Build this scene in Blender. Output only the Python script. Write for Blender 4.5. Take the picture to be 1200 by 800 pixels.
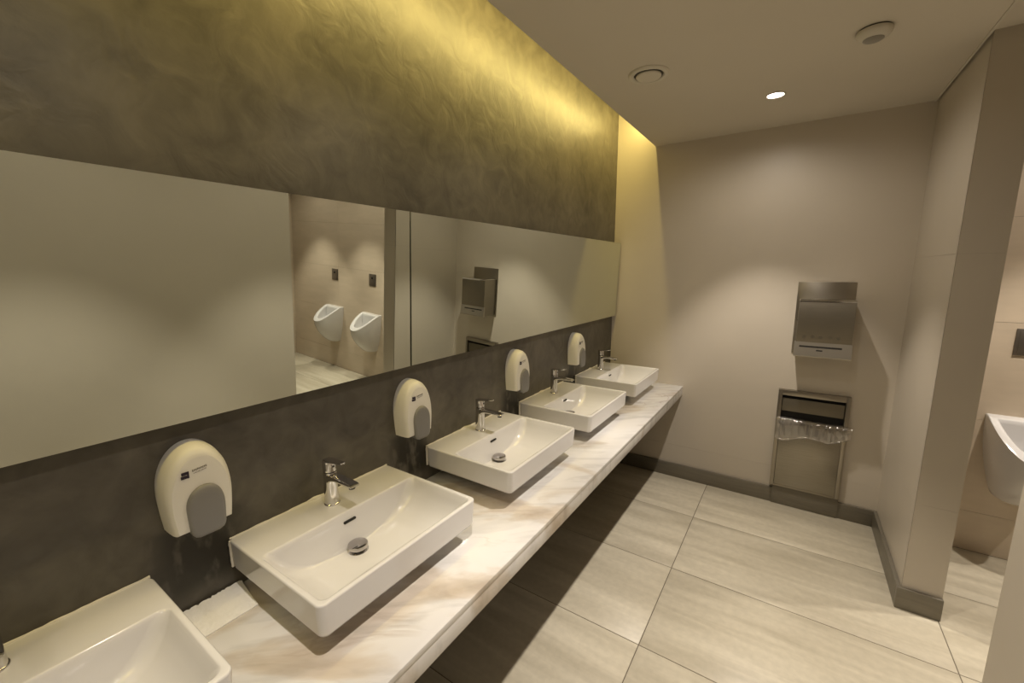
import bpy, bmesh, math, random
from mathutils import Vector, Matrix, noise

for _o in list(bpy.data.objects):
    bpy.data.objects.remove(_o, do_unlink=True)
scene = bpy.context.scene
COL = scene.collection

# ------------------------------------------------------------------ camera
YAW, PITCH, ROLL, F_PX = 0.5928, -0.1656, -0.0043, 492.42
cam_d = bpy.data.cameras.new('camera')
cam = bpy.data.objects.new('camera', cam_d)
COL.objects.link(cam)
cam_d.sensor_fit = 'HORIZONTAL'
cam_d.sensor_width = 36.0
cam_d.lens = F_PX * 36.0 / 1200.0
cam_d.clip_start = 0.02
_f = Vector((-math.sin(YAW) * math.cos(PITCH), math.cos(YAW) * math.cos(PITCH), math.sin(PITCH)))
_r = Vector((math.cos(YAW), math.sin(YAW), 0))
_u = _r.cross(_f)
_r2 = _r * math.cos(ROLL) + _u * math.sin(ROLL)
_u2 = -_r * math.sin(ROLL) + _u * math.cos(ROLL)
_m = Matrix((_r2, _u2, -_f)).transposed().to_4x4()
_m.translation = Vector((1.3611, 0.0, 1.7693))
cam.matrix_world = _m
scene.camera = cam

# ------------------------------------------------------------------ view, world
scene.view_settings.view_transform = 'Standard'
scene.view_settings.look = 'None'
scene.view_settings.gamma = 1.0
scene.view_settings.use_curve_mapping = False
scene.view_settings.exposure = 0.18
world = bpy.data.worlds.new('world')
scene.world = world
world.use_nodes = True
world.node_tree.nodes['Background'].inputs[0].default_value = (1.0, 0.88, 0.7, 1)
world.node_tree.nodes['Background'].inputs[1].default_value = 0.02

# ------------------------------------------------------------------ dimensions
D = 3.6364        # far wall
XC = 0.319        # edge of the ceiling at the light slot
H = 2.755         # ceiling
XR = 1.960        # right wall
XP = 2.116        # far side of the short wall
YP = 2.786        # end of the short wall
YN = 1.775        # end of the near wall
XU = 5.24         # far side of the urinal room
YB = -1.6         # rear of the room
ZT = 0.811        # worktop
XF = 0.641        # worktop front

# ------------------------------------------------------------------ lights (top-level values)
CONE = 72
LAMP_W = 92.0          # focused light of each downlight
SPILL_W = 13.0         # its wide spill
LAMP_COL = (1.0, 0.90, 0.785)
COVE_W = 36.0
COVE_COL = (1.0, 0.77, 0.24)


def light(name, kind, loc, energy, color, **kw):
    d = bpy.data.lights.new(name, kind)
    d.energy = energy
    d.color = color
    for k, v in kw.items():
        setattr(d, k, v)
    o = bpy.data.objects.new(name, d)
    o.location = loc
    COL.objects.link(o)
    return o


DOWNLIGHTS = [(1.164, 2.994, H), (1.164, 1.69, H), (1.164, 0.39, H), (1.164, -0.92, H)]
URINAL_LIGHTS = [(2.62, 3.02, H + .015), (3.42, 3.02, H + .015), (4.45, 3.02, H + .015)]
for p in DOWNLIGHTS + URINAL_LIGHTS:
    light('downlight_beam', 'SPOT', (p[0], p[1], p[2] - 0.012), LAMP_W, LAMP_COL,
          spot_size=math.radians(CONE), spot_blend=0.5, shadow_soft_size=0.022)
    light('downlight_spill', 'SPOT', (p[0], p[1], p[2] - 0.012), SPILL_W, LAMP_COL,
          spot_size=math.radians(168), spot_blend=0.6, shadow_soft_size=0.03)
cove = light('cove_light', 'AREA', (0.290, 1.02, 2.985), COVE_W, COVE_COL, shape='RECTANGLE',
             size=0.03, size_y=5.2)
# the strip is fixed high in the slot and shines down, turned a little to the wall
cove.rotation_euler = (0, math.radians(60), 0)


# ------------------------------------------------------------------ materials
def new_mat(name):
    m = bpy.data.materials.new(name)
    m.use_nodes = True
    nt = m.node_tree
    return m, nt, nt.nodes['Principled BSDF'], nt.nodes, nt.links


def mat(name, col, rough=0.5, metal=0.0, coat=0.0, bump=0.0, bscale=40, var=0.0, vscale=3, aniso=None, spec=None):
    m, nt, b, N, L = new_mat(name)
    b.inputs['Base Color'].default_value = (*col, 1)
    b.inputs['Roughness'].default_value = rough
    b.inputs['Metallic'].default_value = metal
    b.inputs['Coat Weight'].default_value = coat
    b.inputs['Coat Roughness'].default_value = 0.05
    if spec is not None:
        b.inputs['Specular IOR Level'].default_value = spec
    tc = N.new('ShaderNodeTexCoord')
    src = tc.outputs['Object']
    if aniso:
        mp = N.new('ShaderNodeMapping')
        mp.inputs['Scale'].default_value = aniso
        L.new(src, mp.inputs[0])
        src = mp.outputs[0]
    if var:
        n = N.new('ShaderNodeTexNoise')
        n.inputs['Scale'].default_value = vscale
        n.inputs['Detail'].default_value = 5
        L.new(src, n.inputs['Vector'])
        r = N.new('ShaderNodeMapRange')
        r.inputs['From Min'].default_value = 0.3
        r.inputs['From Max'].default_value = 0.7
        r.inputs['To Min'].default_value = 1 - var
        r.inputs['To Max'].default_value = 1 + var
        L.new(n.outputs['Fac'], r.inputs['Value'])
        v = N.new('ShaderNodeVectorMath')
        v.operation = 'SCALE'
        v.inputs[0].default_value = col
        L.new(r.outputs[0], v.inputs['Scale'])
        L.new(v.outputs[0], b.inputs['Base Color'])
    if bump:
        n = N.new('ShaderNodeTexNoise')
        n.inputs['Scale'].default_value = bscale
        n.inputs['Detail'].default_value = 4
        L.new(src, n.inputs['Vector'])
        bp = N.new('ShaderNodeBump')
        bp.inputs['Strength'].default_value = bump
        bp.inputs['Distance'].default_value = 0.01
        L.new(n.outputs['Fac'], bp.inputs['Height'])
        L.new(bp.outputs[0], b.inputs['Normal'])
    return m


M = {}
M['wall'] = mat('offwhite_wall', (0.57, 0.512, 0.425), 0.42, bump=0.12, bscale=5, var=0.03, vscale=2)
M['wall_pier'] = mat('offwhite_wall_tile', (0.57, 0.512, 0.425), 0.38, var=0.03, vscale=2)
M['ceiling'] = mat('ceiling_paint', (0.60, 0.55, 0.455), 0.8, var=0.02, vscale=1.5)
M['cove'] = mat('slot_paint', (0.7, 0.66, 0.58), 0.8)
M['urinal_tile'] = mat('beige_wall_tile', (0.60, 0.505, 0.385), 0.3, var=0.05, vscale=4, aniso=(1, 1, 4))
M['grout'] = mat('grout', (0.16, 0.135, 0.10), 0.9)
M['grout_light'] = mat('pale_grout', (0.36, 0.32, 0.26), 0.9)
M['skirting'] = mat('brown_skirting', (0.20, 0.18, 0.14), 0.38, metal=0.3, var=0.08, vscale=6, aniso=(1, 1, 12))
M['ceramic'] = mat('white_ceramic', (0.66, 0.645, 0.63), 0.12, coat=0.6)
M['sealant'] = mat('white_sealant', (0.74, 0.70, 0.62), 0.5)
M['chrome'] = mat('chrome', (0.72, 0.71, 0.71), 0.06, metal=1.0)
M['cap_chrome'] = mat('dark_reflection_chrome', (0.50, 0.48, 0.48), 0.10, metal=1.0)  # chrome greyed: the dark wall's reflection is put into the colour
M['chrome_dark'] = mat('dark_gap', (0.03, 0.028, 0.025), 0.4)
M['black'] = mat('black_void', (0.008, 0.007, 0.006), 0.7)
M['plastic'] = mat('white_plastic', (0.80, 0.78, 0.72), 0.32)
M['grey_plastic'] = mat('grey_plastic', (0.215, 0.21, 0.205), 0.38)
M['ink'] = mat('dark_ink', (0.02, 0.012, 0.03), 0.5)
M['ink_grey'] = mat('grey_ink', (0.22, 0.2, 0.16), 0.6)
M['steel'] = mat('brushed_steel', (0.33, 0.305, 0.255), 0.30, metal=1.0, var=0.06, vscale=5, aniso=(2, 2, 60))
M['steel_lit'] = mat('lit_strip_steel', (0.40, 0.37, 0.32), 0.40, metal=0.9)  # same metal as the box, coloured lighter where the lamp strikes its tilt
M['steel_box'] = mat('dispenser_steel', (0.25, 0.225, 0.18), 0.42, metal=1.0, var=0.05, vscale=5, aniso=(2, 2, 60))
M['steel_polished'] = mat('polished_steel', (0.75, 0.72, 0.66), 0.07, metal=1.0)
M['steel_frame'] = mat('frame_steel', (0.34, 0.31, 0.26), 0.32, metal=1.0)
M['steel_mark'] = mat('worn_steel_mark', (0.24, 0.22, 0.18), 0.4, metal=1.0)
M['steel_flap'] = mat('dull_flap_steel', (0.20, 0.18, 0.14), 0.5, metal=0.9)
M['flush'] = mat('flush_plate_metal', (0.20, 0.175, 0.145), 0.35, metal=0.7)
M['paper'] = mat('tissue_paper', (0.80, 0.78, 0.74), 0.9, bump=0.5, bscale=60)
M['vent'] = mat('cream_vent', (0.60, 0.56, 0.47), 0.5)
M['detector_lens'] = mat('detector_lens', (0.26, 0.24, 0.2), 0.3)

# tinted mirror glass
m, nt, b, N, L = new_mat('mirror_glass')
b.inputs['Base Color'].default_value = (0.73, 0.77, 0.70, 1)
b.inputs['Metallic'].default_value = 1.0
b.inputs['Roughness'].default_value = 0.0
M['mirror'] = m
M['mirror_edge'] = mat('mirror_edge', (0.22, 0.24, 0.18), 0.25, metal=0.3)

# lamp lens
m, nt, b, N, L = new_mat('lamp_lens')
b.inputs['Base Color'].default_value = (1, 1, 1, 1)
b.inputs['Emission Color'].default_value = (1.0, 0.93, 0.9, 1)
b.inputs['Emission Strength'].default_value = 14
M['lens'] = m

# clear film
m, nt, b, N, L = new_mat('clear_film')
out = N['Material Output']
tr = N.new('ShaderNodeBsdfTransparent')
tr.inputs[0].default_value = (0.9, 0.88, 0.85, 1)
gl = N.new('ShaderNodeBsdfGlossy')
gl.inputs['Roughness'].default_value = 0.14
gl.inputs['Color'].default_value = (0.9, 0.88, 0.85, 1)
df = N.new('ShaderNodeBsdfTranslucent')
df.inputs[0].default_value = (0.75, 0.72, 0.68, 1)
dd = N.new('ShaderNodeBsdfDiffuse')
dd.inputs[0].default_value = (0.75, 0.72, 0.68, 1)
a1 = N.new('ShaderNodeMixShader'); a1.inputs[0].default_value = 0.5
L.new(df.outputs[0], a1.inputs[1]); L.new(dd.outputs[0], a1.inputs[2])
a2 = N.new('ShaderNodeMixShader'); a2.inputs[0].default_value = 0.45
L.new(a1.outputs[0], a2.inputs[1]); L.new(gl.outputs[0], a2.inputs[2])
a3 = N.new('ShaderNodeMixShader'); a3.inputs[0].default_value = 0.42
L.new(tr.outputs[0], a3.inputs[1]); L.new(a2.outputs[0], a3.inputs[2])
L.new(a3.outputs[0], out.inputs['Surface'])
M['film'] = m


# trowelled dark plaster, with water stains under each soap dispenser
def dark_wall():
    m, nt, b, N, L = new_mat('dark_trowelled_plaster')
    tc = N.new('ShaderNodeTexCoord')
    n1 = N.new('ShaderNodeTexNoise'); n1.inputs['Scale'].default_value = 1.8; n1.inputs['Detail'].default_value = 8
    n1.inputs['Roughness'].default_value = 0.62; n1.inputs['Distortion'].default_value = 0.7
    n2 = N.new('ShaderNodeTexNoise'); n2.inputs['Scale'].default_value = 9; n2.inputs['Detail'].default_value = 8
    n2.inputs['Distortion'].default_value = 1.2
    L.new(tc.outputs['Object'], n1.inputs['Vector']); L.new(tc.outputs['Object'], n2.inputs['Vector'])
    add = N.new('ShaderNodeMath'); add.operation = 'MULTIPLY_ADD'; add.inputs[1].default_value = 0.55
    L.new(n2.outputs['Fac'], add.inputs[0]); L.new(n1.outputs['Fac'], add.inputs[2])
    cr = N.new('ShaderNodeValToRGB')
    cr.color_ramp.elements[0].position = 0.55; cr.color_ramp.elements[0].color = (0.058, 0.051, 0.040, 1)
    cr.color_ramp.elements[1].position = 1.0; cr.color_ramp.elements[1].color = (0.140, 0.126, 0.099, 1)
    L.new(add.outputs[0], cr.inputs[0])
    # stains: a streaky patch below each dispenser, above the worktop
    sep = N.new('ShaderNodeSeparateXYZ'); L.new(tc.outputs['Object'], sep.inputs[0])
    md = N.new('ShaderNodeMath'); md.operation = 'SUBTRACT'; md.inputs[1].default_value = 0.0
    L.new(sep.outputs['Y'], md.inputs[0])
    ad = N.new('ShaderNodeMath'); ad.operation = 'ADD'; ad.inputs[1].default_value = 8.085 - 0.405 + 0.0
    L.new(md.outputs[0], ad.inputs[0])
    wr = N.new('ShaderNodeMath'); wr.operation = 'PINGPONG'; wr.inputs[1].default_value = 0.4042
    L.new(ad.outputs[0], wr.inputs[0])     # 0 at the dispensers, 0.404 half way between them
    def rng(src, a, b_, c, d):
        r = N.new('ShaderNodeMapRange'); r.interpolation_type = 'SMOOTHSTEP'
        r.inputs['From Min'].default_value = a; r.inputs['From Max'].default_value = b_
        r.inputs['To Min'].default_value = c; r.inputs['To Max'].default_value = d
        L.new(src, r.inputs['Value']); return r.outputs[0]
    my = rng(wr.outputs[0], 0.05, 0.15, 1, 0)
    mz = rng(sep.outputs['Z'], 1.06, 1.10, 1, 0)
    mz2 = rng(sep.outputs['Z'], 0.84, 0.90, 0, 1)
    mp = N.new('ShaderNodeMapping'); mp.inputs['Scale'].default_value = (1, 11, 5)
    L.new(tc.outputs['Object'], mp.inputs[0])
    n3 = N.new('ShaderNodeTexNoise'); n3.inputs['Scale'].default_value = 1.6; n3.inputs['Detail'].default_value = 5
    L.new(mp.outputs[0], n3.inputs['Vector'])
    mn = rng(n3.outputs['Fac'], 0.36, 0.50, 0, 1)
    def mul(x, y):
        q = N.new('ShaderNodeMath'); q.operation = 'MULTIPLY'; L.new(x, q.inputs[0]); L.new(y, q.inputs[1]); return q.outputs[0]
    k = mul(mul(my, mz), mul(mz2, mn))
    mx = N.new('ShaderNodeMix'); mx.data_type = 'RGBA'
    L.new(k, mx.inputs['Factor']); L.new(cr.outputs[0], mx.inputs['A'])
    mx.inputs['B'].default_value = (0.022, 0.019, 0.013, 1)
    L.new(mx.outputs['Result'], b.inputs['Base Color'])
    b.inputs['Roughness'].default_value = 0.42
    bp = N.new('ShaderNodeBump'); bp.inputs['Strength'].default_value = 0.25; bp.inputs['Distance'].default_value = 0.01
    L.new(n2.outputs['Fac'], bp.inputs['Height']); L.new(bp.outputs[0], b.inputs['Normal'])
    return m


M['dark'] = dark_wall()


def marble():
    m, nt, b, N, L = new_mat('white_marble')
    tc = N.new('ShaderNodeTexCoord')
    mp = N.new('ShaderNodeMapping')
    mp.vector_type = 'TEXTURE'
    mp.inputs['Rotation'].default_value = (0, 0, math.radians(36))
    mp.inputs['Scale'].default_value = (1.7, 0.8, 1.0)
    L.new(tc.outputs['Object'], mp.inputs[0])
    n = N.new('ShaderNodeTexNoise'); n.inputs['Scale'].default_value = 3.1; n.inputs['Detail'].default_value = 6
    n.inputs['Distortion'].default_value = 0.5
    L.new(mp.outputs[0], n.inputs['Vector'])
    cr = N.new('ShaderNodeValToRGB')
    e = cr.color_ramp.elements
    e[0].position = 0.27; e[0].color = (0.46, 0.385, 0.305, 1)
    e[1].position = 0.455; e[1].color = (0.68, 0.66, 0.635, 1)
    x = e.new(0.385); x.color = (0.575, 0.515, 0.445, 1)
    x = e.new(0.70); x.color = (0.70, 0.69, 0.68, 1)
    L.new(n.outputs['Fac'], cr.inputs[0])
    # thin grey-brown veins
    w = N.new('ShaderNodeTexNoise'); w.inputs['Scale'].default_value = 2.3; w.inputs['Detail'].default_value = 7
    w.inputs['Distortion'].default_value = 1.5
    L.new(mp.outputs[0], w.inputs['Vector'])
    s = N.new('ShaderNodeMath'); s.operation = 'SUBTRACT'; s.inputs[1].default_value = 0.5
    L.new(w.outputs['Fac'], s.inputs[0])
    ab = N.new('ShaderNodeMath'); ab.operation = 'ABSOLUTE'; L.new(s.outputs[0], ab.inputs[0])
    r = N.new('ShaderNodeMapRange'); r.inputs['From Min'].default_value = 0.0; r.inputs['From Max'].default_value = 0.018
    r.inputs['To Min'].default_value = 0.55; r.inputs['To Max'].default_value = 0.0
    L.new(ab.outputs[0], r.inputs['Value'])
    n4 = N.new('ShaderNodeTexNoise'); n4.inputs['Scale'].default_value = 2.0
    L.new(tc.outputs['Object'], n4.inputs['Vector'])
    r4 = N.new('ShaderNodeMapRange'); r4.inputs['From Min'].default_value = 0.48; r4.inputs['From Max'].default_value = 0.62
    L.new(n4.outputs['Fac'], r4.inputs['Value'])
    ml = N.new('ShaderNodeMath'); ml.operation = 'MULTIPLY'; L.new(r.outputs[0], ml.inputs[0]); L.new(r4.outputs[0], ml.inputs[1])
    mx = N.new('ShaderNodeMix'); mx.data_type = 'RGBA'
    L.new(ml.outputs[0], mx.inputs['Factor']); L.new(cr.outputs[0], mx.inputs['A'])
    mx.inputs['B'].default_value = (0.42, 0.35, 0.29, 1)
    # fine cloudy streaks
    mp2 = N.new('ShaderNodeMapping'); mp2.vector_type = 'TEXTURE'
    mp2.inputs['Rotation'].default_value = (0, 0, math.radians(40)); mp2.inputs['Scale'].default_value = (1.3, 0.32, 1)
    L.new(tc.outputs['Object'], mp2.inputs[0])
    n5 = N.new('ShaderNodeTexNoise'); n5.inputs['Scale'].default_value = 4.0; n5.inputs['Detail'].default_value = 8
    n5.inputs['Distortion'].default_value = 1.0
    L.new(mp2.outputs[0], n5.inputs['Vector'])
    r5 = N.new('ShaderNodeMapRange'); r5.inputs['From Min'].default_value = 0.36; r5.inputs['From Max'].default_value = 0.52
    r5.inputs['To Min'].default_value = 0.84; r5.inputs['To Max'].default_value = 1.0
    L.new(n5.outputs['Fac'], r5.inputs['Value'])
    v5 = N.new('ShaderNodeVectorMath'); v5.operation = 'SCALE'
    L.new(mx.outputs['Result'], v5.inputs[0]); L.new(r5.outputs[0], v5.inputs['Scale'])
    L.new(v5.outputs[0], b.inputs['Base Color'])
    b.inputs['Roughness'].default_value = 0.08
    return m


M['marble'] = marble()


def floor_tile():
    m, nt, b, N, L = new_mat('beige_porcelain')
    tc = N.new('ShaderNodeTexCoord'); oi = N.new('ShaderNodeObjectInfo')
    mp = N.new('ShaderNodeMapping'); mp.inputs['Scale'].default_value = (0.9, 7.5, 1)
    mp.inputs['Rotation'].default_value = (0, 0, math.radians(3))
    va = N.new('ShaderNodeVectorMath'); va.operation = 'MULTIPLY_ADD'
    va.inputs[1].default_value = (17, 9, 0)
    L.new(oi.outputs['Random'], va.inputs[0]); L.new(tc.outputs['Object'], va.inputs[2])
    L.new(va.outputs[0], mp.inputs[0])
    n = N.new('ShaderNodeTexNoise'); n.inputs['Scale'].default_value = 1.3; n.inputs['Detail'].default_value = 7
    n.inputs['Distortion'].default_value = 0.5
    L.new(mp.outputs[0], n.inputs['Vector'])
    cr = N.new('ShaderNodeValToRGB')
    e = cr.color_ramp.elements
    e[0].position = 0.33; e[0].color = (0.44, 0.395, 0.30, 1)
    e[1].position = 0.68; e[1].color = (0.60, 0.55, 0.435, 1)
    L.new(n.outputs['Fac'], cr.inputs[0])
    n2 = N.new('ShaderNodeTexNoise'); n2.inputs['Scale'].default_value = 30; n2.inputs['Detail'].default_value = 4
    L.new(tc.outputs['Object'], n2.inputs['Vector'])
    r = N.new('ShaderNodeMapRange'); r.inputs['To Min'].default_value = 0.86; r.inputs['To Max'].default_value = 1.14
    L.new(n2.outputs['Fac'], r.inputs['Value'])
    v = N.new('ShaderNodeVectorMath'); v.operation = 'SCALE'
    L.new(cr.outputs[0], v.inputs[0]); L.new(r.outputs[0], v.inputs['Scale'])
    L.new(v.outputs[0], b.inputs['Base Color'])
    b.inputs['Roughness'].default_value = 0.36
    return m


M['floor'] = floor_tile()


# ------------------------------------------------------------------ mesh helpers
class MB:
    def __init__(self):
        self.v = []; self.f = []

    def add(self, vs, fs):
        n = len(self.v)
        self.v += [tuple(p) for p in vs]
        self.f += [tuple(i + n for i in f) for f in fs]
        return self

    def box(self, x0, x1, y0, y1, z0, z1, bev=0.0):
        if bev <= 0:
            vs = [(x, y, z) for z in (z0, z1) for y in (y0, y1) for x in (x0, x1)]
            return self.add(vs, [(0, 2, 3, 1), (4, 5, 7, 6), (0, 1, 5, 4), (2, 6, 7, 3), (0, 4, 6, 2), (1, 3, 7, 5)])
        bm = bmesh.new()
        bmesh.ops.create_cube(bm, size=1.0, matrix=Matrix.Translation(((x0 + x1) / 2, (y0 + y1) / 2, (z0 + z1) / 2)) @
                              Matrix.Diagonal((x1 - x0, y1 - y0, z1 - z0, 1)))
        bmesh.ops.bevel(bm, geom=list(bm.edges), offset=bev, segments=2, profile=0.5, affect='EDGES')
        bm.verts.index_update()
        self.add([v.co[:] for v in bm.verts], [tuple(v.index for v in f.verts) for f in bm.faces])
        bm.free()
        return self

    def loft(self, rings, cap0=True, cap1=True, closed=True):
        n = len(rings[0]); base = len(self.v)
        for r in rings:
            self.v += [tuple(p) for p in r]
        for i in range(len(rings) - 1):
            for j in range(n if closed else n - 1):
                k = (j + 1) % n
                self.f.append((base + i * n + j, base + i * n + k, base + (i + 1) * n + k, base + (i + 1) * n + j))
        if cap0: self.f.append(tuple(base + j for j in reversed(range(n))))
        if cap1: self.f.append(tuple(base + (len(rings) - 1) * n + j for j in range(n)))
        return self

    def lathe(self, prof, c=(0, 0, 0), n=32, cap0=True, cap1=True):
        return self.loft([[(c[0] + r * math.cos(2 * math.pi * j / n), c[1] + r * math.sin(2 * math.pi * j / n), c[2] + z)
                           for j in range(n)] for r, z in prof], cap0, cap1)

    def tube(self, pts, r, n=8):
        rings = []
        for i, p in enumerate(pts):
            a = Vector(pts[max(0, i - 1)]); b = Vector(pts[min(len(pts) - 1, i + 1)])
            t = (b - a).normalized()
            s = t.orthogonal().normalized() if not rings else (s - t * s.dot(t)).normalized()
            q = t.cross(s)
            rr = r[i] if isinstance(r, (list, tuple)) else r
            rings.append([Vector(p) + (s * math.cos(2 * math.pi * j / n) + q * math.sin(2 * math.pi * j / n)) * rr for j in range(n)])
        return self.loft(rings)

    def mesh(self, name, material, smooth=True, angle=35):
        me = bpy.data.meshes.new(name)
        me.from_pydata(self.v, [], self.f)
        me.validate()
        bm = bmesh.new(); bm.from_mesh(me)
        bmesh.ops.recalc_face_normals(bm, faces=list(bm.faces))
        bm.to_mesh(me); bm.free()
        if smooth:
            me.shade_smooth()
            me.set_sharp_from_angle(angle=math.radians(angle))
        me.materials.append(material)
        return me

    def obj(self, name, material, parent=None, loc=None, **kw):
        o = bpy.data.objects.new(name, self.mesh(name, material, **kw))
        COL.objects.link(o)
        if parent: o.parent = parent
        if loc: o.location = loc
        return o


def box(*a, **k):
    return MB().box(*a, **k)


def tag(o, label=None, cat=None, group=None, kind=None):
    if label: o['label'] = label
    if cat: o['category'] = cat
    if group: o['group'] = group
    if kind: o['kind'] = kind
    return o


def empty(name, loc, label=None, cat=None, group=None, kind=None):
    o = bpy.data.objects.new(name, None)
    o.empty_display_size = 0.05
    o.location = loc
    COL.objects.link(o)
    return tag(o, label, cat, group, kind)


def copy_tree(o, parent=None):
    c = o.copy(); COL.objects.link(c)
    if parent: c.parent = parent
    for ch in list(o.children):
        copy_tree(ch, c)
    return c


def rrect(x0, x1, y0, y1, r, z, n=7):
    r = min(r, (x1 - x0) / 2 - 1e-4, (y1 - y0) / 2 - 1e-4)
    out = []
    for cx, cy, a0 in ((x1 - r, y1 - r, 0), (x0 + r, y1 - r, 90), (x0 + r, y0 + r, 180), (x1 - r, y0 + r, 270)):
        for k in range(n + 1):
            a = math.radians(a0 + 90 * k / n)
            out.append((cx + r * math.cos(a), cy + r * math.sin(a), z))
    return out


# ------------------------------------------------------------------ floor
fl = empty('floor', (0, 0, 0), kind='structure')
box(-0.15, XU + .1, YB - .1, D + .1, -0.08, -0.0015).obj('grout_bed', M['grout'], fl, smooth=False)
GX, GY, TX, TY, GAP = 0.8828, 3.062, 1.2275, 0.638, 0.0022
xs = [GX + TX * k for k in range(-1, 4)]
xs = [0.0] + [x for x in xs if 0.01 < x < XU] + [XU]
ys = []
y = GY
while y > YB:
    ys.append(y); y -= TY
ys = [YB] + ys[::-1] + [D]
tile_mesh = {}
for i in range(len(xs) - 1):
    for j in range(len(ys) - 1):
        w, h = round(xs[i + 1] - xs[i], 4), round(ys[j + 1] - ys[j], 4)
        if (w, h) not in tile_mesh:
            tile_mesh[(w, h)] = box(-w / 2 + GAP, w / 2 - GAP, -h / 2 + GAP, h / 2 - GAP, -0.012, 0, bev=0.0012).mesh('tile', M['floor'])
        t = bpy.data.objects.new('tile', tile_mesh[(w, h)])
        COL.objects.link(t); t.parent = fl
        t.location = (xs[i] + w / 2, ys[j] + h / 2, 0)

# ------------------------------------------------------------------ walls and ceiling
tag(box(-0.15, 0, YB, D, 0, 3.25).obj('wall_left', M['dark'], smooth=False), kind='structure')
wb = empty('wall_back', (0, 0, 0), kind='structure')
box(-0.15, XR, D + .004, D + .15, 0, 3.25).obj('wall_core', M['grout_light'], wb, smooth=False)
for z0, z1 in ((0, .283), (.283, 3.25)):
    box(0, XR, D, D + .005, z0 + .0004, z1 - .0004).obj('panel', M['wall'], wb, smooth=False)

ws = empty('wall_right', (0, 0, 0), kind='structure')     # the short wall at the far right
box(XR + .004, XP - .004, YP + .004, D + .15, 0, 2.78).obj('wall_core', M['grout_light'], ws, smooth=False)
for z0, z1 in ((0, .593), (.593, 1.84), (1.84, 2.78)):
    box(XR, XR + .005, YP + .0002, D, z0 + .0004, z1 - .0004).obj('tile', M['wall_pier'], ws, smooth=False)
    box(XR, XP, YP, YP + .005, z0 + .0004, z1 - .0004).obj('tile', M['wall_pier'], ws, smooth=False)
tag(box(XR, XP, YB, YN, 0, 2.80).obj('wall_near', M['wall'], smooth=False), kind='structure')
tag(box(-0.15, XU + .1, YB - .12, YB, 0, 3.25).obj('wall_rear', M['dark'], smooth=False), kind='structure')
wu = empty('wall_urinal', (0, 0, 0), kind='structure')
box(XP - .01, XU + .1, D + .006, D + .15, 0, 2.9).obj('wall_core', M['grout'], wu, smooth=False)
zz = [0, .262, .862, 1.462, 2.062, 2.662, 2.80]
xx = [XP - .005, 2.9, 4.1, XU]
for i in range(len(xx) - 1):
    for k in range(len(zz) - 1):
        box(xx[i] + .0008, xx[i + 1] - .0008, D, D + .008, zz[k] + .0008, zz[k + 1] - .0008).obj('tile', M['urinal_tile'], wu, smooth=False)
tag(box(XU, XU + .12, YB, D, 0, 2.9).obj('wall_far_right', M['urinal_tile'], smooth=False), kind='structure')

tag(box(XC, XR - .012, YB, D, H, H + .07).obj('ceiling', M['ceiling'], smooth=False), kind='structure')
tag(box(XR - .012, XU, YB, D, H + .016, H + .07).obj('ceiling_urinal', M['ceiling'], smooth=False), kind='structure')
tag(box(XR - .020, XR - .010, YB, D, H - .004, H + .02).obj('trim_1', M['vent'], smooth=False), kind='structure')
tag(box(0, .95, YB, D, 3.25, 3.32).obj('ceiling_slot', M['cove'], smooth=False), kind='structure')
tag(box(.92, .95, YB, D, H + .07, 3.25).obj('trim_2', M['cove'], smooth=False), kind='structure')

# skirting
ZB, TB = 0.1185, 0.02


def skirt(name, x0, x1, y0, y1, z1=ZB):
    tag(box(x0, x1, y0, y1, 0.0, z1, bev=.002).obj(name, M['skirting']), kind='structure')


skirt('baseboard_back', 0.0, XR, D - TB, D)
skirt('baseboard_right', XR - TB, XR, YP, D - TB)
skirt('baseboard_end', XR - TB, XP + .002, YP - TB, YP)
skirt('baseboard_near', XR - TB, XR, YB, YN)

# ------------------------------------------------------------------ mirrors
XM = .0516


def mirror(corners, label, back=0.006):
    """corners: four points of the reflecting face, anticlockwise seen from the room"""
    root = empty('mirror', (0, (corners[0][1] + corners[1][1]) / 2, corners[0][2]), label, 'mirror', 'wall mirrors above the basins')
    c = [Vector(p) - root.location for p in corners]
    n = (c[1] - c[0]).cross(c[3] - c[0]).normalized()
    if n.x < 0: n = -n
    g = [p - n * back for p in c]
    MB().add(c, [(0, 1, 2, 3)]).obj('glass', M['mirror'], root, smooth=False)
    e = [p - n * 0.0002 for p in c]
    MB().add(e + g, [(4, 7, 6, 5), (0, 4, 5, 1), (1, 5, 6, 2), (2, 6, 7, 3), (3, 7, 4, 0)]).obj('edge', M['mirror_edge'], root, smooth=False)
    y0, y1 = c[0].y + .03, c[1].y - .03
    z0, z1 = c[0].z + .03, c[2].z - .03
    xb = min(p.x for p in g) - .0
    MB().box(0.0, max(.01, xb), y0, y1, z0, z1).obj('mounting_box', M['black'], root, smooth=False)
    return root


def xm1(y, z):
    return XM - .0025139 * (y - 1.0) + .046438 * (z - 1.69)


z0, z1 = 1.3762, 2.0032
mirror([(xm1(-1.2, z0), -1.2, z0), (xm1(1.203, z0), 1.197, z0), (xm1(1.203, z1), 1.203, z1), (xm1(-1.2, z1), -1.2, z1)],
       'large frameless wall mirror left of the dark joint, reflecting two urinals')
def xm2(y, z):
    return XM + .00222 * (y - 2.4) + .040966 * (z - 1.69)


z0, z1 = 1.3767, 2.0034
mirror([(xm2(1.21, z0), 1.2065, z0), (xm2(3.612, z0), 3.610, z0), (xm2(3.612, z1), 3.612, z1), (xm2(1.21, z1), 1.2135, z1)],
       'frameless wall mirror right of the dark joint, reflecting the steel towel dispenser')

# ------------------------------------------------------------------ worktop
wt = empty('worktop', (0, 1.0, ZT), 'long white marble worktop with beige veins carrying the row of basins', 'counter')
wt_o = wt.location


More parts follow.
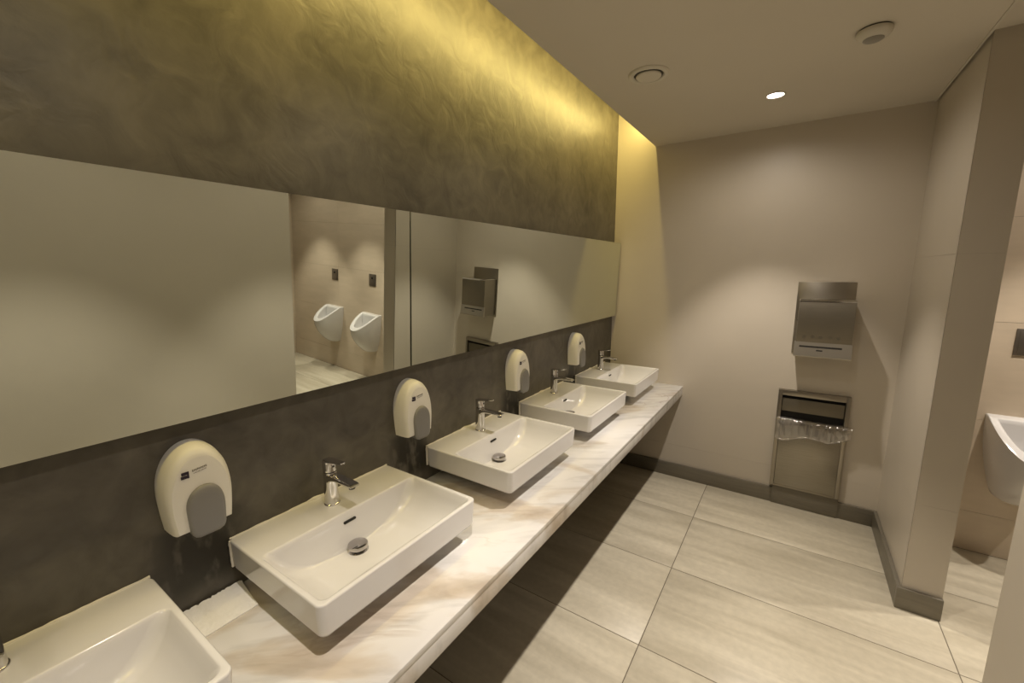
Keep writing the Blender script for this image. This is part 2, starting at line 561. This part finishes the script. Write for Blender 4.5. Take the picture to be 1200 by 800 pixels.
def wpart(name, material, *b, bev=.0015):
    o = box(*b, bev=bev).obj(name, material)
    o.parent = wt
    o.location = -wt_o
    return o


wpart('slab', M['marble'], 0, XF, YB, D, ZT - .02, ZT)
wpart('front_panel', M['marble'], XF - .022, XF - .001, YB, D, ZT - .0773, ZT - .0206)
wpart('support_board', M['black'], 0, XF - .022, YB, D, ZT - .06, ZT - .0205, bev=0)

# ------------------------------------------------------------------ basins
BX, BL, ZB0, ZB1 = .480, .600, .8745, .9735


def basin_mesh():
    mb = MB()
    y0, y1 = 0.0, BL
    o = .004
    rings = [rrect(.0, .300, .13, .47, .05, ZT),
             rrect(.0, .330, .10, .50, .05, ZT + .045),
             rrect(.0, .400, .05, .55, .04, ZB0 + .004),
             rrect(o, BX - .016, y0 + .016, y1 - .016, .018, ZB0),
             rrect(o, BX - .008, y0 + .008, y1 - .008, .020, ZB0 + .003),
             rrect(o, BX - .004, y0 + .004, y1 - .004, .022, ZB0 + .012),
             rrect(o, BX, y0, y1, .020, ZB1 - .006),
             rrect(o, BX - .001, y0 + .001, y1 - .001, .019, ZB1 - .002),
             rrect(o, BX - .004, y0 + .004, y1 - .004, .016, ZB1)]
    # bowl: steep behind, a shallow scoop to the front and the sides
    bx0, bx1, by0, by1 = .163, .4675, .0135, .5865
    rings.append(rrect(bx0 - .001, bx1 + .001, by0 - .001, by1 + .001, .022, ZB1))
    rings.append(rrect(bx0 + .003, bx1 - .003, by0 + .003, by1 - .003, .022, ZB1 - .002))
    rings.append(rrect(bx0 + .005, bx1 - .006, by0 + .006, by1 - .006, .024, ZB1 - .008))
    zb = .8425
    tab = [(0, 0.0), (.3, .004), (.56, .015), (.70, .030), (.80, .046), (.88, .067), (.94, .090), (.98, .112), (1.0, ZB1 - .0095 - zb)]

    def zprof(e):
        for (a, za), (b_, zb_) in zip(tab, tab[1:]):
            if e <= b_:
                return za + (zb_ - za) * (e - a) / (b_ - a)
        return tab[-1][1]
    steps = 30
    for i in range(1, steps + 1):
        e = 1 - (i / steps) ** 1.25
        xa = .182 + (bx0 + .006 - .182) * e ** 2
        xb = .236 + (bx1 - .007 - .236) * e
        ya = .272 + (by0 + .007 - .272) * e
        yb = .328 + (by1 - .007 - .328) * e
        zz = sum(zprof(min(1, max(0, e + q))) for q in (-.03, -.015, 0, .015, .03)) / 5 if e < .93 else zprof(e)
        rings.append(rrect(xa, xb, ya, yb, .026 + .035 * (1 - e) ** .5, zb + zz))
    mb.loft(rings, cap0=True, cap1=True)
    return mb.mesh('bowl', M['ceramic'], angle=75)


def make_basin(name):
    root = empty(name, (0, 0, ZT))
    o = bpy.data.objects.new('bowl', basin_mesh()); COL.objects.link(o); o.parent = root; o.location = (0, 0, -ZT)
    wn = o.modifiers.new('weighted', 'WEIGHTED_NORMAL'); wn.keep_sharp = True; wn.weight = 80
    # pop-up waste
    c = (.207, .300, .8425 - ZT)
    MB().lathe([(.034, 0.0), (.034, .002), (.026, .004), (.025, .001)], c, 36, True, True).obj('waste_ring', M['chrome'], root)
    MB().lathe([(.012, .0), (.012, .009), (.029, .0095), (.0325, .012), (.033, .020), (.0315, .0235), (.026, .0252), (.008, .0262)], c, 36).obj('waste_cap', M['cap_chrome'], root)
    # overflow
    pts = []
    for k in range(20):
        a = 2 * math.pi * k / 20
        pts.append((0, .300 + (.019 if math.cos(a) > 0 else -.019) + .0045 * math.cos(a), .938 - ZT + .0045 * math.sin(a)))
    MB().loft([[(.160, p[1], p[2]) for p in pts], [(.1735, p[1], p[2]) for p in pts]]).obj('overflow_slot', M['black'], root, smooth=False)
    # bead of sealant between ceramic and wall
    rnd = random.Random(4)
    path = []; rad = []
    n = 46
    for k in range(n + 1):
        t = k / n
        path.append((.004, .004 + t * .592, ZB1 - ZT + .0005)); rad.append(.0028 + .0022 * rnd.random() + .005 * math.exp(-((t - .46) / .035) ** 2))
    MB().tube(path, rad, 7).obj('sealant_bead', M['sealant'], root)
    path = [(.008, .004, ZB0 - ZT + .01 + k * .085 / 8) for k in range(9)]
    MB().tube(path, [.0045 + .0020 * rnd.random() for _ in path], 7).obj('sealant_bead', M['sealant'], root)
    return root


def make_tap(name):
    """origin at the foot of the column; the spout reaches along +x"""
    root = empty(name, (0, 0, 0))
    MB().lathe([(.0265, 0), (.0265, .003), (.0255, .0045), (.0232, .006)], (0, 0, 0), 32).obj('foot_ring', M['chrome'], root)
    # column that leans over into the flat spout: one surface
    def sect(cx, cz, tilt, w, h, n=28):
        # superellipse section, w across (y), h along the section's own normal axis
        out = []
        ca, sa = math.cos(tilt), math.sin(tilt)
        for k in range(n):
            a = 2 * math.pi * k / n
            c_, s_ = math.cos(a), math.sin(a)
            e = .8
            u = math.copysign(abs(c_) ** e, c_) * h
            v = math.copysign(abs(s_) ** e, s_) * w
            out.append((cx + u * ca, v, cz - u * sa))
        return out
    rings = [sect(.000, .004, 0, .0235, .0235), sect(.000, .03, 0, .0225, .0225), sect(.000, .065, 0, .0212, .0212),
             sect(.000, .082, 0, .0208, .0210), sect(.001, .100, 0, .0206, .0216), sect(.001, .1185, 0, .0206, .0216)]
    MB().loft(rings).obj('column', M['chrome'], root, angle=40)
    r90 = math.radians(90)
    def arm(x, ztop, zbot, w):
        r_ = []
        n = 28
        for k in range(n):
            a = 2 * math.pi * k / n
            c_, s_ = math.cos(a), math.sin(a)
            v = math.copysign(abs(c_) ** .45, c_) * w
            u = math.copysign(abs(s_) ** .45, s_)
            r_.append((x, v, (ztop + zbot) / 2 + u * (ztop - zbot) / 2))
        return r_
    rings = [arm(-.012, .1165, .085, .018), arm(.012, .1160, .080, .0205), arm(.024, .1152, .089, .0203), arm(.036, .1145, .095, .020),
             arm(.060, .1130, .0985, .0195), arm(.095, .1112, .0985, .0185), arm(.125, .1098, .0985, .0178), arm(.137, .1088, .0992, .0168), arm(.141, .107, .101, .015)]
    MB().loft(rings).obj('spout', M['chrome'], root, angle=40)
    MB().lathe([(.0085, .0895), (.0105, .0905), (.0105, .0985)], (.122, 0, 0), 20).obj('aerator', M['chrome_dark'], root)
    MB().lathe([(.0195, .1180), (.0195, .1225)], (.001, 0, 0), 28).obj('collar', M['chrome_dark'], root)
    head = MB().lathe([(.0205, .1215), (.0225, .1225), (.0228, .150), (.0222, .1575), (.020, .1590)], (.001, 0, 0), 32).obj('handle_head', M['chrome'], root)
    rings = [[(x, s * w, z + dz) for s, dz in ((-1, 0), (1, 0), (1, .0045), (-1, .0045))] for x, w, z in
             ((-.018, .0125, .1560), (.010, .0150, .1570), (.050, .0115, .1610), (.079, .0085, .1650), (.083, .006, .1655))]
    MB().loft(rings).obj('lever', M['chrome'], root, angle=60)
    MB().box(.0232, .0245, -.004, .004, .138, .145).obj('temperature_mark', M['chrome_dark'], root)
    return root


basin_y = [-.307, .4757, 1.2953, 2.0838, 2.8830]
basin_labels = ['white ceramic basin cut off at the lower left corner of the photo',
                'second white basin from the left, the largest shown whole, before the nearest full tap',
                'middle white basin of the five, between the second and third soap dispensers shown',
                'fourth white basin from the left, behind the middle one on the marble',
                'farthest white basin, next to the far off-white wall']
tap_labels = ['chrome tap cut off at the left edge, on the lower left basin',
              'chrome lever tap on the largest whole basin, seen from above with dark flat spout',
              'chrome lever tap on the middle basin of the five',
              'chrome lever tap on the fourth basin, below the third soap dispenser shown',
              'farthest chrome lever tap, beside the far off-white wall']
tap_off = [(.070, .322), (.078, .298), (.084, .308), (.084, .308), (.084, .308)]
b0 = make_basin('wash_basin')
t0 = make_tap('tap')
for i, y in enumerate(basin_y):
    b = b0 if i == 0 else copy_tree(b0)
    b.location = (0, y, ZT)
    tag(b, basin_labels[i], 'basin', 'white rectangular basins along the marble worktop')
    t = t0 if i == 0 else copy_tree(t0)
    t.location = (tap_off[i][0], y + tap_off[i][1], ZB1)
    tag(t, tap_labels[i], 'tap', 'chrome lever taps on the basins')


# ------------------------------------------------------------------ soap dispensers
def make_dispenser(name):
    """origin on the wall at the bottom middle; x out of the wall, y along it"""
    root = empty(name, (0, 0, 0))
    Hh, W = .232, .0790

    def outline(w, top, bot=0.0, n=30, tp=.13):
        # straight-ish sides closed by an arch
        pts = []
        for k in range(n + 1):
            a = math.pi * k / n
            pts.append((w * math.cos(a) , top - tp + tp * math.sin(a) ** .92 if 0 < k < n else top - tp))
        m_ = 16
        left = [(-w * (1 - .10 * (i / m_) ** 1.5), (top - tp) + (bot - (top - tp)) * i / m_) for i in range(1, m_ + 1)]
        right = [(-x, z) for x, z in reversed(left)]
        return right + pts + left

    def ring(x, w, top, bot=0.0):
        return [(x, p[0], p[1]) for p in outline(w, top, bot)]

    rings = [ring(.001, W, Hh), ring(.030, W, Hh), ring(.056, W * .975, Hh - .005), ring(.066, W * .945, Hh - .012),
             ring(.0725, W * .90, Hh - .020, .0005), ring(.0765, W * .85, Hh - .028, .003)]
    housing = MB().loft(rings)
    housing.obj('housing', M['plastic'], root, angle=28)
    # front skin bulges a little
    MB().loft([ring(.0762, W * .85, Hh - .028, .003), ring(.0785, W * .70, Hh - .055, .010), ring(.0795, W * .40, Hh - .09, .03)]).obj('front_cover', M['plastic'], root, angle=60)

    def prow(x, w, top, bot, cx=.004):
        def rnd_(z):
            t = max(0, min(1, (bot + .022 - z) / .022))
            return 1 - .42 * (1 - math.sqrt(max(0, 1 - t * t)))
        return [(x, cx + p[0] * rnd_(p[1]), p[1]) for p in outline(w, top, bot, 24, .06)]
    MB().loft([prow(.050, .044, .122, -.016), prow(.080, .0445, .122, -.020), prow(.087, .0435, .119, -.020), prow(.0905, .040, .112, -.017),
               prow(.0915, .034, .10, -.010)]).obj('push_lever', M['grey_plastic'], root, angle=50)
    MB().lathe([(.007, -.010), (.008, .004)], (.045, .012, 0), 14).obj('nozzle', M['plastic'], root)
    lg = MB()
    lg.box(.0772, .0800, -.042, -.025, .1525, .1600)
    lg.box(.0772, .0800, -.040, -.024, .1625, .1700)
    lg.box(.0772, .0799, -.028, -.024, .1520, .170)
    lg.obj('printed_logo', M['ink'], root, smooth=False)
    rnd = random.Random(2)
    tx = MB(); y = -.016
    for k in range(9):
        w = .0026 + .0006 * rnd.random(); z = .1655 + .0004 * k
        tx.box(.0772, .0797, y, y + .0008, z, z + .0058 * (1 if k in (0, 3, 8) else .72))
        tx.box(.0772, .0797, y, y + w, z + (.0019 if k % 2 else 0), z + .0011 + (.0019 if k % 2 else 0))
        tx.box(.0772, .0797, y, y + w * .9, z + .0035, z + .0045)
        y += w + .0009
    tx.obj('printed_name', M['ink_grey'], root, smooth=False)
    tx = MB(); y = -.014
    for k in range(12):
        w = .0017
        tx.box(.0772, .0797, y, y + w, .1596 + .0003 * k, .1604 + .0003 * k + .0006 * (k % 3))
        y += w + .0008
    tx.obj('printed_line', M['ink_grey'], root, smooth=False)
    return root


disp_labels = ['nearest white soap dispenser, the largest, above the gap left of the largest whole basin',
               'second white soap dispenser from the left, just left of the middle basin',
               'third white soap dispenser from the left, between middle and fourth basins',
               'farthest white soap dispenser, smallest in view, left of the farthest tap']
d0 = make_dispenser('soap_dispenser')
for i, y in enumerate([.405, 1.203, 2.026, 2.832]):
    d = d0 if i == 0 else copy_tree(d0)
    d.location = (0, y, 1.085)
    tag(d, disp_labels[i], 'soap dispenser', 'white soap dispensers on the dark wall')

# ------------------------------------------------------------------ folded paper towel on the worktop
rnd = random.Random(11)
top = []
nx, ny = 8, 40
pm = MB()
vs = []
for i in range(nx + 1):
    for j in range(ny + 1):
        s, t = i / nx, j / ny
        yy = .285 + t * .205
        xb = .006 + (.004 * rnd.random() + (.004 if rnd.random() > .8 else 0) if i == 0 else 0)
        xx_ = xb + s * (.138 - xb)
        zz_ = ZT + .004 + .012 * (1 - s) ** 1.5 + .0016 * noise.noise(Vector((xx_ * 30, yy * 25, 0)))
        vs.append((xx_ + .010 * (1 - t) * 0, yy - .03 * s * (t > .99) * 0 + .012 * (.5 - s) * t, zz_))
fs = [(i * (ny + 1) + j, (i + 1) * (ny + 1) + j, (i + 1) * (ny + 1) + j + 1, i * (ny + 1) + j + 1) for i in range(nx) for j in range(ny)]
nv = len(vs)
vs2 = vs + [(p[0], p[1], ZT + .0005) for p in vs]
fs2 = fs + [tuple(nv + k for k in reversed(f)) for f in fs]
bd = [i * (ny + 1) for i in range(nx + 1)] + [nx * (ny + 1) + j for j in range(1, ny + 1)] + [i * (ny + 1) + ny for i in range(nx - 1, -1, -1)] + [j for j in range(ny - 1, 0, -1)]
for a, b_ in zip(bd, bd[1:] + bd[:1]):
    fs2.append((a, nv + a, nv + b_, b_))
tag(pm.add(vs2, fs2).obj('paper_towel', M['paper']), 'folded white paper towel with torn edge lying on the marble beside the lower left basin', 'paper towel')

# ------------------------------------------------------------------ steel paper towel dispenser on the far wall
td = empty('towel_dispenser', (1.537, D, 1.19), 'brushed steel paper towel dispenser box mounted on the far wall above the bin', 'towel dispenser')
X0, X1, Zb, Zt_, dep = -.150, .152, .0, .382, .200
box(-.168, .158, -.006, 0, -.012, .496, bev=.001).obj('back_plate', M['steel_frame'], td)
prof = [(-.004, .0), (-dep + .012, .0), (-dep - .004, .018), (-dep - .004, .100)]
pb = MB()
# body: side profile swept across x; the lower front is a separate strip, its lit tone put in the colour
pr_ = [(-.006, .004), (-dep + .010, .004), (-dep + .002, .098), (-dep, .104), (-dep, Zt_ - .012), (-dep + .003, Zt_ - .003), (-dep + .012, Zt_), (-.006, Zt_)]
pb.loft([[(x, p[0], p[1]) for p in pr_] for x in (X0, X1)])
pb.obj('body', M['steel_box'], td, angle=25)
MB().box(X0 + .001, X1 - .001, -dep + .013, -.007, Zt_ - .002, Zt_ + .0045).obj('top_cover', M['steel_polished'], td, smooth=False)
st = MB().loft([[(x, p[0], p[1]) for p in ((-dep + .012, -.004), (-dep - .012, .000), (-dep - .014, .006), (-dep - .001, .098), (-dep + .012, .100))]
                for x in (X0 - .006, X1 + .004)])
st.obj('outlet_strip', M['steel_lit'], td, angle=25)


def onstrip(x0, x1, z0, z1, name):
    def yy(z): return -dep - .014 + (z - .006) / .092 * .013 - .0006
    MB().loft([[(x0, yy(z0), z0), (x1, yy(z0), z0), (x1, yy(z1), z1), (x0, yy(z1), z1)],
               [(x0, yy(z0) + .003, z0), (x1, yy(z0) + .003, z0), (x1, yy(z1) + .003, z1), (x0, yy(z1) + .003, z1)]]).obj(name, M['black'], td, smooth=False)


onstrip(-.128, .104, .064, .075, 'towel_slot')
onstrip(-.032, .002, .043, .051, 'lever_slot')
for k, x in enumerate([-.105, -.060, -.015, .035, .08]):
    emb = MB()
    a0 = .122 + .004 * (k % 2)
    emb.loft([[(x + .011 * math.cos(q * math.pi / 6) * (1 + .25 * math.sin(q * 2 + k)), -dep - .0006, a0 + .013 + .012 * math.sin(q * math.pi / 6)) for q in range(12)],
              [(x + .011 * math.cos(q * math.pi / 6) * (1 + .25 * math.sin(q * 2 + k)), -dep + .001, a0 + .013 + .012 * math.sin(q * math.pi / 6)) for q in range(12)]])
    emb.obj('embossed_mark', M['steel_mark'], td, smooth=False)
MB().loft([[(x, p[0], p[1]) for p in ((-dep - .0015, Zt_ - .012), (-dep - .0015, Zt_ - .004), (-dep + .002, Zt_ + .0005), (-dep + .006, Zt_ + .0005))]
           for x in (X0, X1)]).obj('bright_top_edge', M['chrome'], td)
MB().lathe([(.004, 0), (.004, .004)], (0, 0, 0), 10).obj('side_lock', M['chrome'], td, loc=(X0 - .003, -.16, .24))

# ------------------------------------------------------------------ waste bin let into the wall
bn = empty('waste_bin', (1.53, D, 0.15), 'steel waste bin set in the far wall under the towel dispenser', 'bin')
w, hgt, dp = .212, .752, .042


def bpart(name, m_, *b, bev=.001):
    return box(*b, bev=bev).obj(name, m_, bn)


bpart('frame_side', M['steel_frame'], -w, -w + .026, -dp, 0, 0, hgt)
bpart('frame_side', M['steel_frame'], w - .026, w, -dp, 0, 0, hgt)
bpart('frame_rail', M['steel_frame'], -w + .026, w - .026, -dp, 0, hgt - .038, hgt)
bpart('frame_rail', M['steel_frame'], -w + .026, w - .026, -dp, 0, 0, .016)
bpart('inner_box', M['black'], -w + .026, w - .026, -.006, 0, .016, hgt - .038, bev=0)
bpart('flap', M['steel_flap'], -w + .030, w - .030, -dp + .010, -dp + .016, .594, .690)
bpart('door', M['steel'], -w + .028, w - .0275, -dp - .004, -dp + .012, .018, .535)
bpart('plinth', M['skirting'], -w + .020, w - .000, -dp + .012, 0, -.148, -.004, bev=.002)

# bin liner: clear film folded over the door's top edge
lm = MB()
rings = []
nj = 70
rnd = random.Random(5)
prof = [(-dp + .030, .49), (-dp + .020, .535), (-dp + .004, .545), (-dp - .010, .535), (-dp - .014, .50), (-dp - .016, .46), (-dp - .017, .43), (-dp - .020, .405), (-dp - .014, .398), (-dp - .009, .410)]
for j in range(nj + 1):
    t = j / nj
    x = -w + .006 + t * (2 * w + .016)
    sag = .045 * math.sin(t * math.pi * .9) * (1 - t) + .02 * math.sin(t * 9 + 1)
    r_ = []
    for k, (yy, z_) in enumerate(prof):
        q = noise.noise(Vector((t * 13, k * .55, 3.1))) * .010 + noise.noise(Vector((t * 37, k * .9, 7.1))) * .005
        low = max(0, (.545 - z_) / .14) if k > 2 else 0
        r_.append((x + q * .8, yy - abs(q) * 1.2 * (1 if k > 2 else 0), z_ - low * (sag - .05 * t) + q * .7))
    rings.append(r_)
lm.loft(rings, False, False, closed=False)
liner = lm.obj('bin_liner', M['film'], loc=(1.53, D, .15), angle=180)
tag(liner, 'clear crumpled plastic liner folded over the top of the wall bin door', 'bin liner')

# ------------------------------------------------------------------ urinals and flush plates
def make_urinal(name):
    """origin on the wall at the bottom; wall face y=0, the bowl reaches towards -y"""
    root = empty(name, (0, 0, 0))
    n = 48
    Z0, ZTOP = 0.0, .515

    def plan(th, w, d):
        # D-shaped plan: th 0..1 from the left wall corner round the tip to the right wall corner
        a = math.pi * th
        x = -math.cos(a)
        yv = math.sin(a)
        return (w * math.copysign(abs(x) ** .82, x), -d * yv ** .95)

    def zrim(yv, d):
        q = min(1, max(0, (-yv / d - .10) / .90))
        return ZTOP - .195 * q ** 1.25

    def ring(s, w, d, inset=0.0, zoff=0.0, backgap=0.0):
        out = []
        for k in range(n + 1):
            x, yv = plan(k / n, w, d)
            zr = zrim(yv, d)
            z = Z0 + (zr - Z0) * s + zoff
            out.append((x, min(yv, -backgap), z))
        return out
    W, DD = .178, .315
    rings = []
    for s in (0.0, .015, .05, .12, .22, .35, .5, .65, .8, .9, .97):
        e = math.sin(min(1, s * 1.02) * math.pi / 2)
        wf = .50 + .50 * e ** .75
        df = .30 + .70 * e ** .80
        if s < .06:
            wf *= .80 + .2 * (s / .05); df *= .80 + .2 * (s / .05)
        rings.append(ring(s, W * wf, DD * df))
    rings.append(ring(.993, W * 1.005, DD * 1.005))
    rings.append(ring(1.0, W * .985, DD * .985))
    MB().loft(rings, True, False).obj('body', M['ceramic'], root, angle=60)
    # rim: flat lip between outer edge and opening, with a deck at the wall

    def inner(s_w, s_d, gap, zo):
        out = []
        for k in range(n + 1):
            x, yv = plan(k / n, W * s_w, DD * s_d)
            yv = min(yv, -gap)
            if yv > -gap - 1e-9:
                pass
            out.append((x, yv, zrim(yv, DD) + zo))
        return out
    rim = [ring(1.0, W * .985, DD * .985), inner(.86, .90, .055, .002), inner(.80, .855, .060, -.004), inner(.77, .83, .064, -.02)]
    MB().loft(rim, False, False).obj('rim', M['ceramic'], root, angle=60)
    # cavity
    cav = [inner(.77, .83, .064, -.02)]
    for q, (sw, sd, g, dz) in enumerate(((.74, .80, .068, -.06), (.68, .72, .074, -.13), (.55, .58, .078, -.22), (.34, .42, .080, -.29), (.12, .30, .085, -.31))):
        r_ = []
        for (x, yv, z) in inner(sw, sd, g, 0):
            r_.append((x, yv, max(.14, zrim(yv, DD) + dz) if q < 4 else .13))
        cav.append(r_)
    MB().loft(cav, False, True).obj('basin_inside', M['ceramic'], root, angle=70)
    MB().lathe([(.018, .132), (.018, .139), (.006, .141)], (0, -.12, 0), 18).obj('strainer', M['chrome'], root)
    return root


ux = [2.56, 3.36, 4.175]
ul = ['white wall urinal cut off at the right edge beyond the short wall, seen directly',
      'middle urinal, the right one of the two reflected in the left mirror',
      'left one of the two urinals reflected in the left mirror']
pl = ['metal flush plate on the beige tiles above the urinal at the right edge',
      'flush plate above the right one of the two urinals reflected in the mirror',
      'flush plate above the left one of the two urinals reflected in the mirror']
u0 = make_urinal('urinal')


def make_plate(name):
    root = empty(name, (0, 0, 0))
    box(-.068, .068, -.008, 0, -.078, .078, bev=.002).obj('plate', M['flush'], root)
    box(-.054, .054, -.0105, -.007, -.064, .064, bev=.001).obj('inner_plate', M['flush'], root)
    box(-.015, .015, -.012, -.010, .015, .040, bev=.0008).obj('sensor_window', M['black'], root)
    return root


p0 = make_plate('flush_plate')
for i, x in enumerate(ux):
    u = u0 if i == 0 else copy_tree(u0)
    u.location = (x, D, .392)
    tag(u, ul[i], 'urinal', 'white urinals on the tiled wall')
    p = p0 if i == 0 else copy_tree(p0)
    p.location = (x - (.05 if i == 0 else 0), D, 1.352)
    tag(p, pl[i], 'flush plate', 'flush plates above the urinals')


# ------------------------------------------------------------------ ceiling fittings
def make_downlight(name):
    root = empty(name, (0, 0, 0))
    MB().lathe([(.050, .0), (.050, -.004), (.044, -.006), (.040, -.001), (.040, .0)], (0, 0, 0), 32, False, False).obj('trim_ring', M['vent'], root)
    MB().lathe([(.0395, -.0005), (.0395, -.0025), (.02, -.0035)], (0, 0, 0), 32).obj('lens', M['lens'], root)
    return root


dl_labels = ['lit recessed ceiling downlight near the far wall, left of the smoke detector',
             'second ceiling downlight from the far wall, over the middle of the worktop',
             'ceiling downlight over the largest whole basin',
             'rearmost ceiling downlight, behind the viewer']
d0 = make_downlight('downlight')
for i, p in enumerate(DOWNLIGHTS):
    d = d0 if i == 0 else copy_tree(d0)
    d.location = p
    tag(d, dl_labels[i], 'downlight', 'ceiling downlights in a row')
for i, p in enumerate(URINAL_LIGHTS):
    d = copy_tree(d0)
    d.location = p
    tag(d, ['ceiling downlight above the urinal nearest the short wall', 'ceiling downlight above the middle urinal',
            'ceiling downlight above the farthest urinal'][i], 'downlight', 'ceiling downlights over the urinals')

v = empty('air_vent', (.640, 2.325, H), 'round cream ceiling air valve with a central disc, left of the lit downlight', 'vent')
MB().lathe([(.100, 0), (.100, -.004), (.094, -.010), (.080, -.012), (.073, -.008), (.072, .0)], (0, 0, 0), 48, False, False).obj('rim', M['vent'], v)
MB().lathe([(.0745, -.0005), (.0745, -.0015)], (0, 0, 0), 40).obj('throat', M['chrome_dark'], v)
MB().lathe([(.030, -.002), (.060, -.006), (.0625, -.012), (.058, -.017), (.03, -.0195), (.005, -.020)], (0, 0, 0), 48).obj('disc', M['vent'], v)

s = empty('smoke_detector', (1.535, 2.452, H), 'round cream smoke detector on the ceiling, right of the lit downlight', 'smoke detector')
MB().lathe([(.056, 0), (.058, -.004), (.058, -.006)], (0, 0, 0), 40).obj('base', M['chrome_dark'], s)
MB().lathe([(.061, -.006), (.062, -.014), (.059, -.022), (.050, -.031), (.040, -.037), (.036, -.038)], (0, 0, 0), 44).obj('cover', M['vent'], s)
MB().lathe([(.036, -.0375), (.036, -.0395), (.028, -.044), (.012, -.0465)], (0, 0, 0), 36).obj('sensor_dome', M['detector_lens'], s)
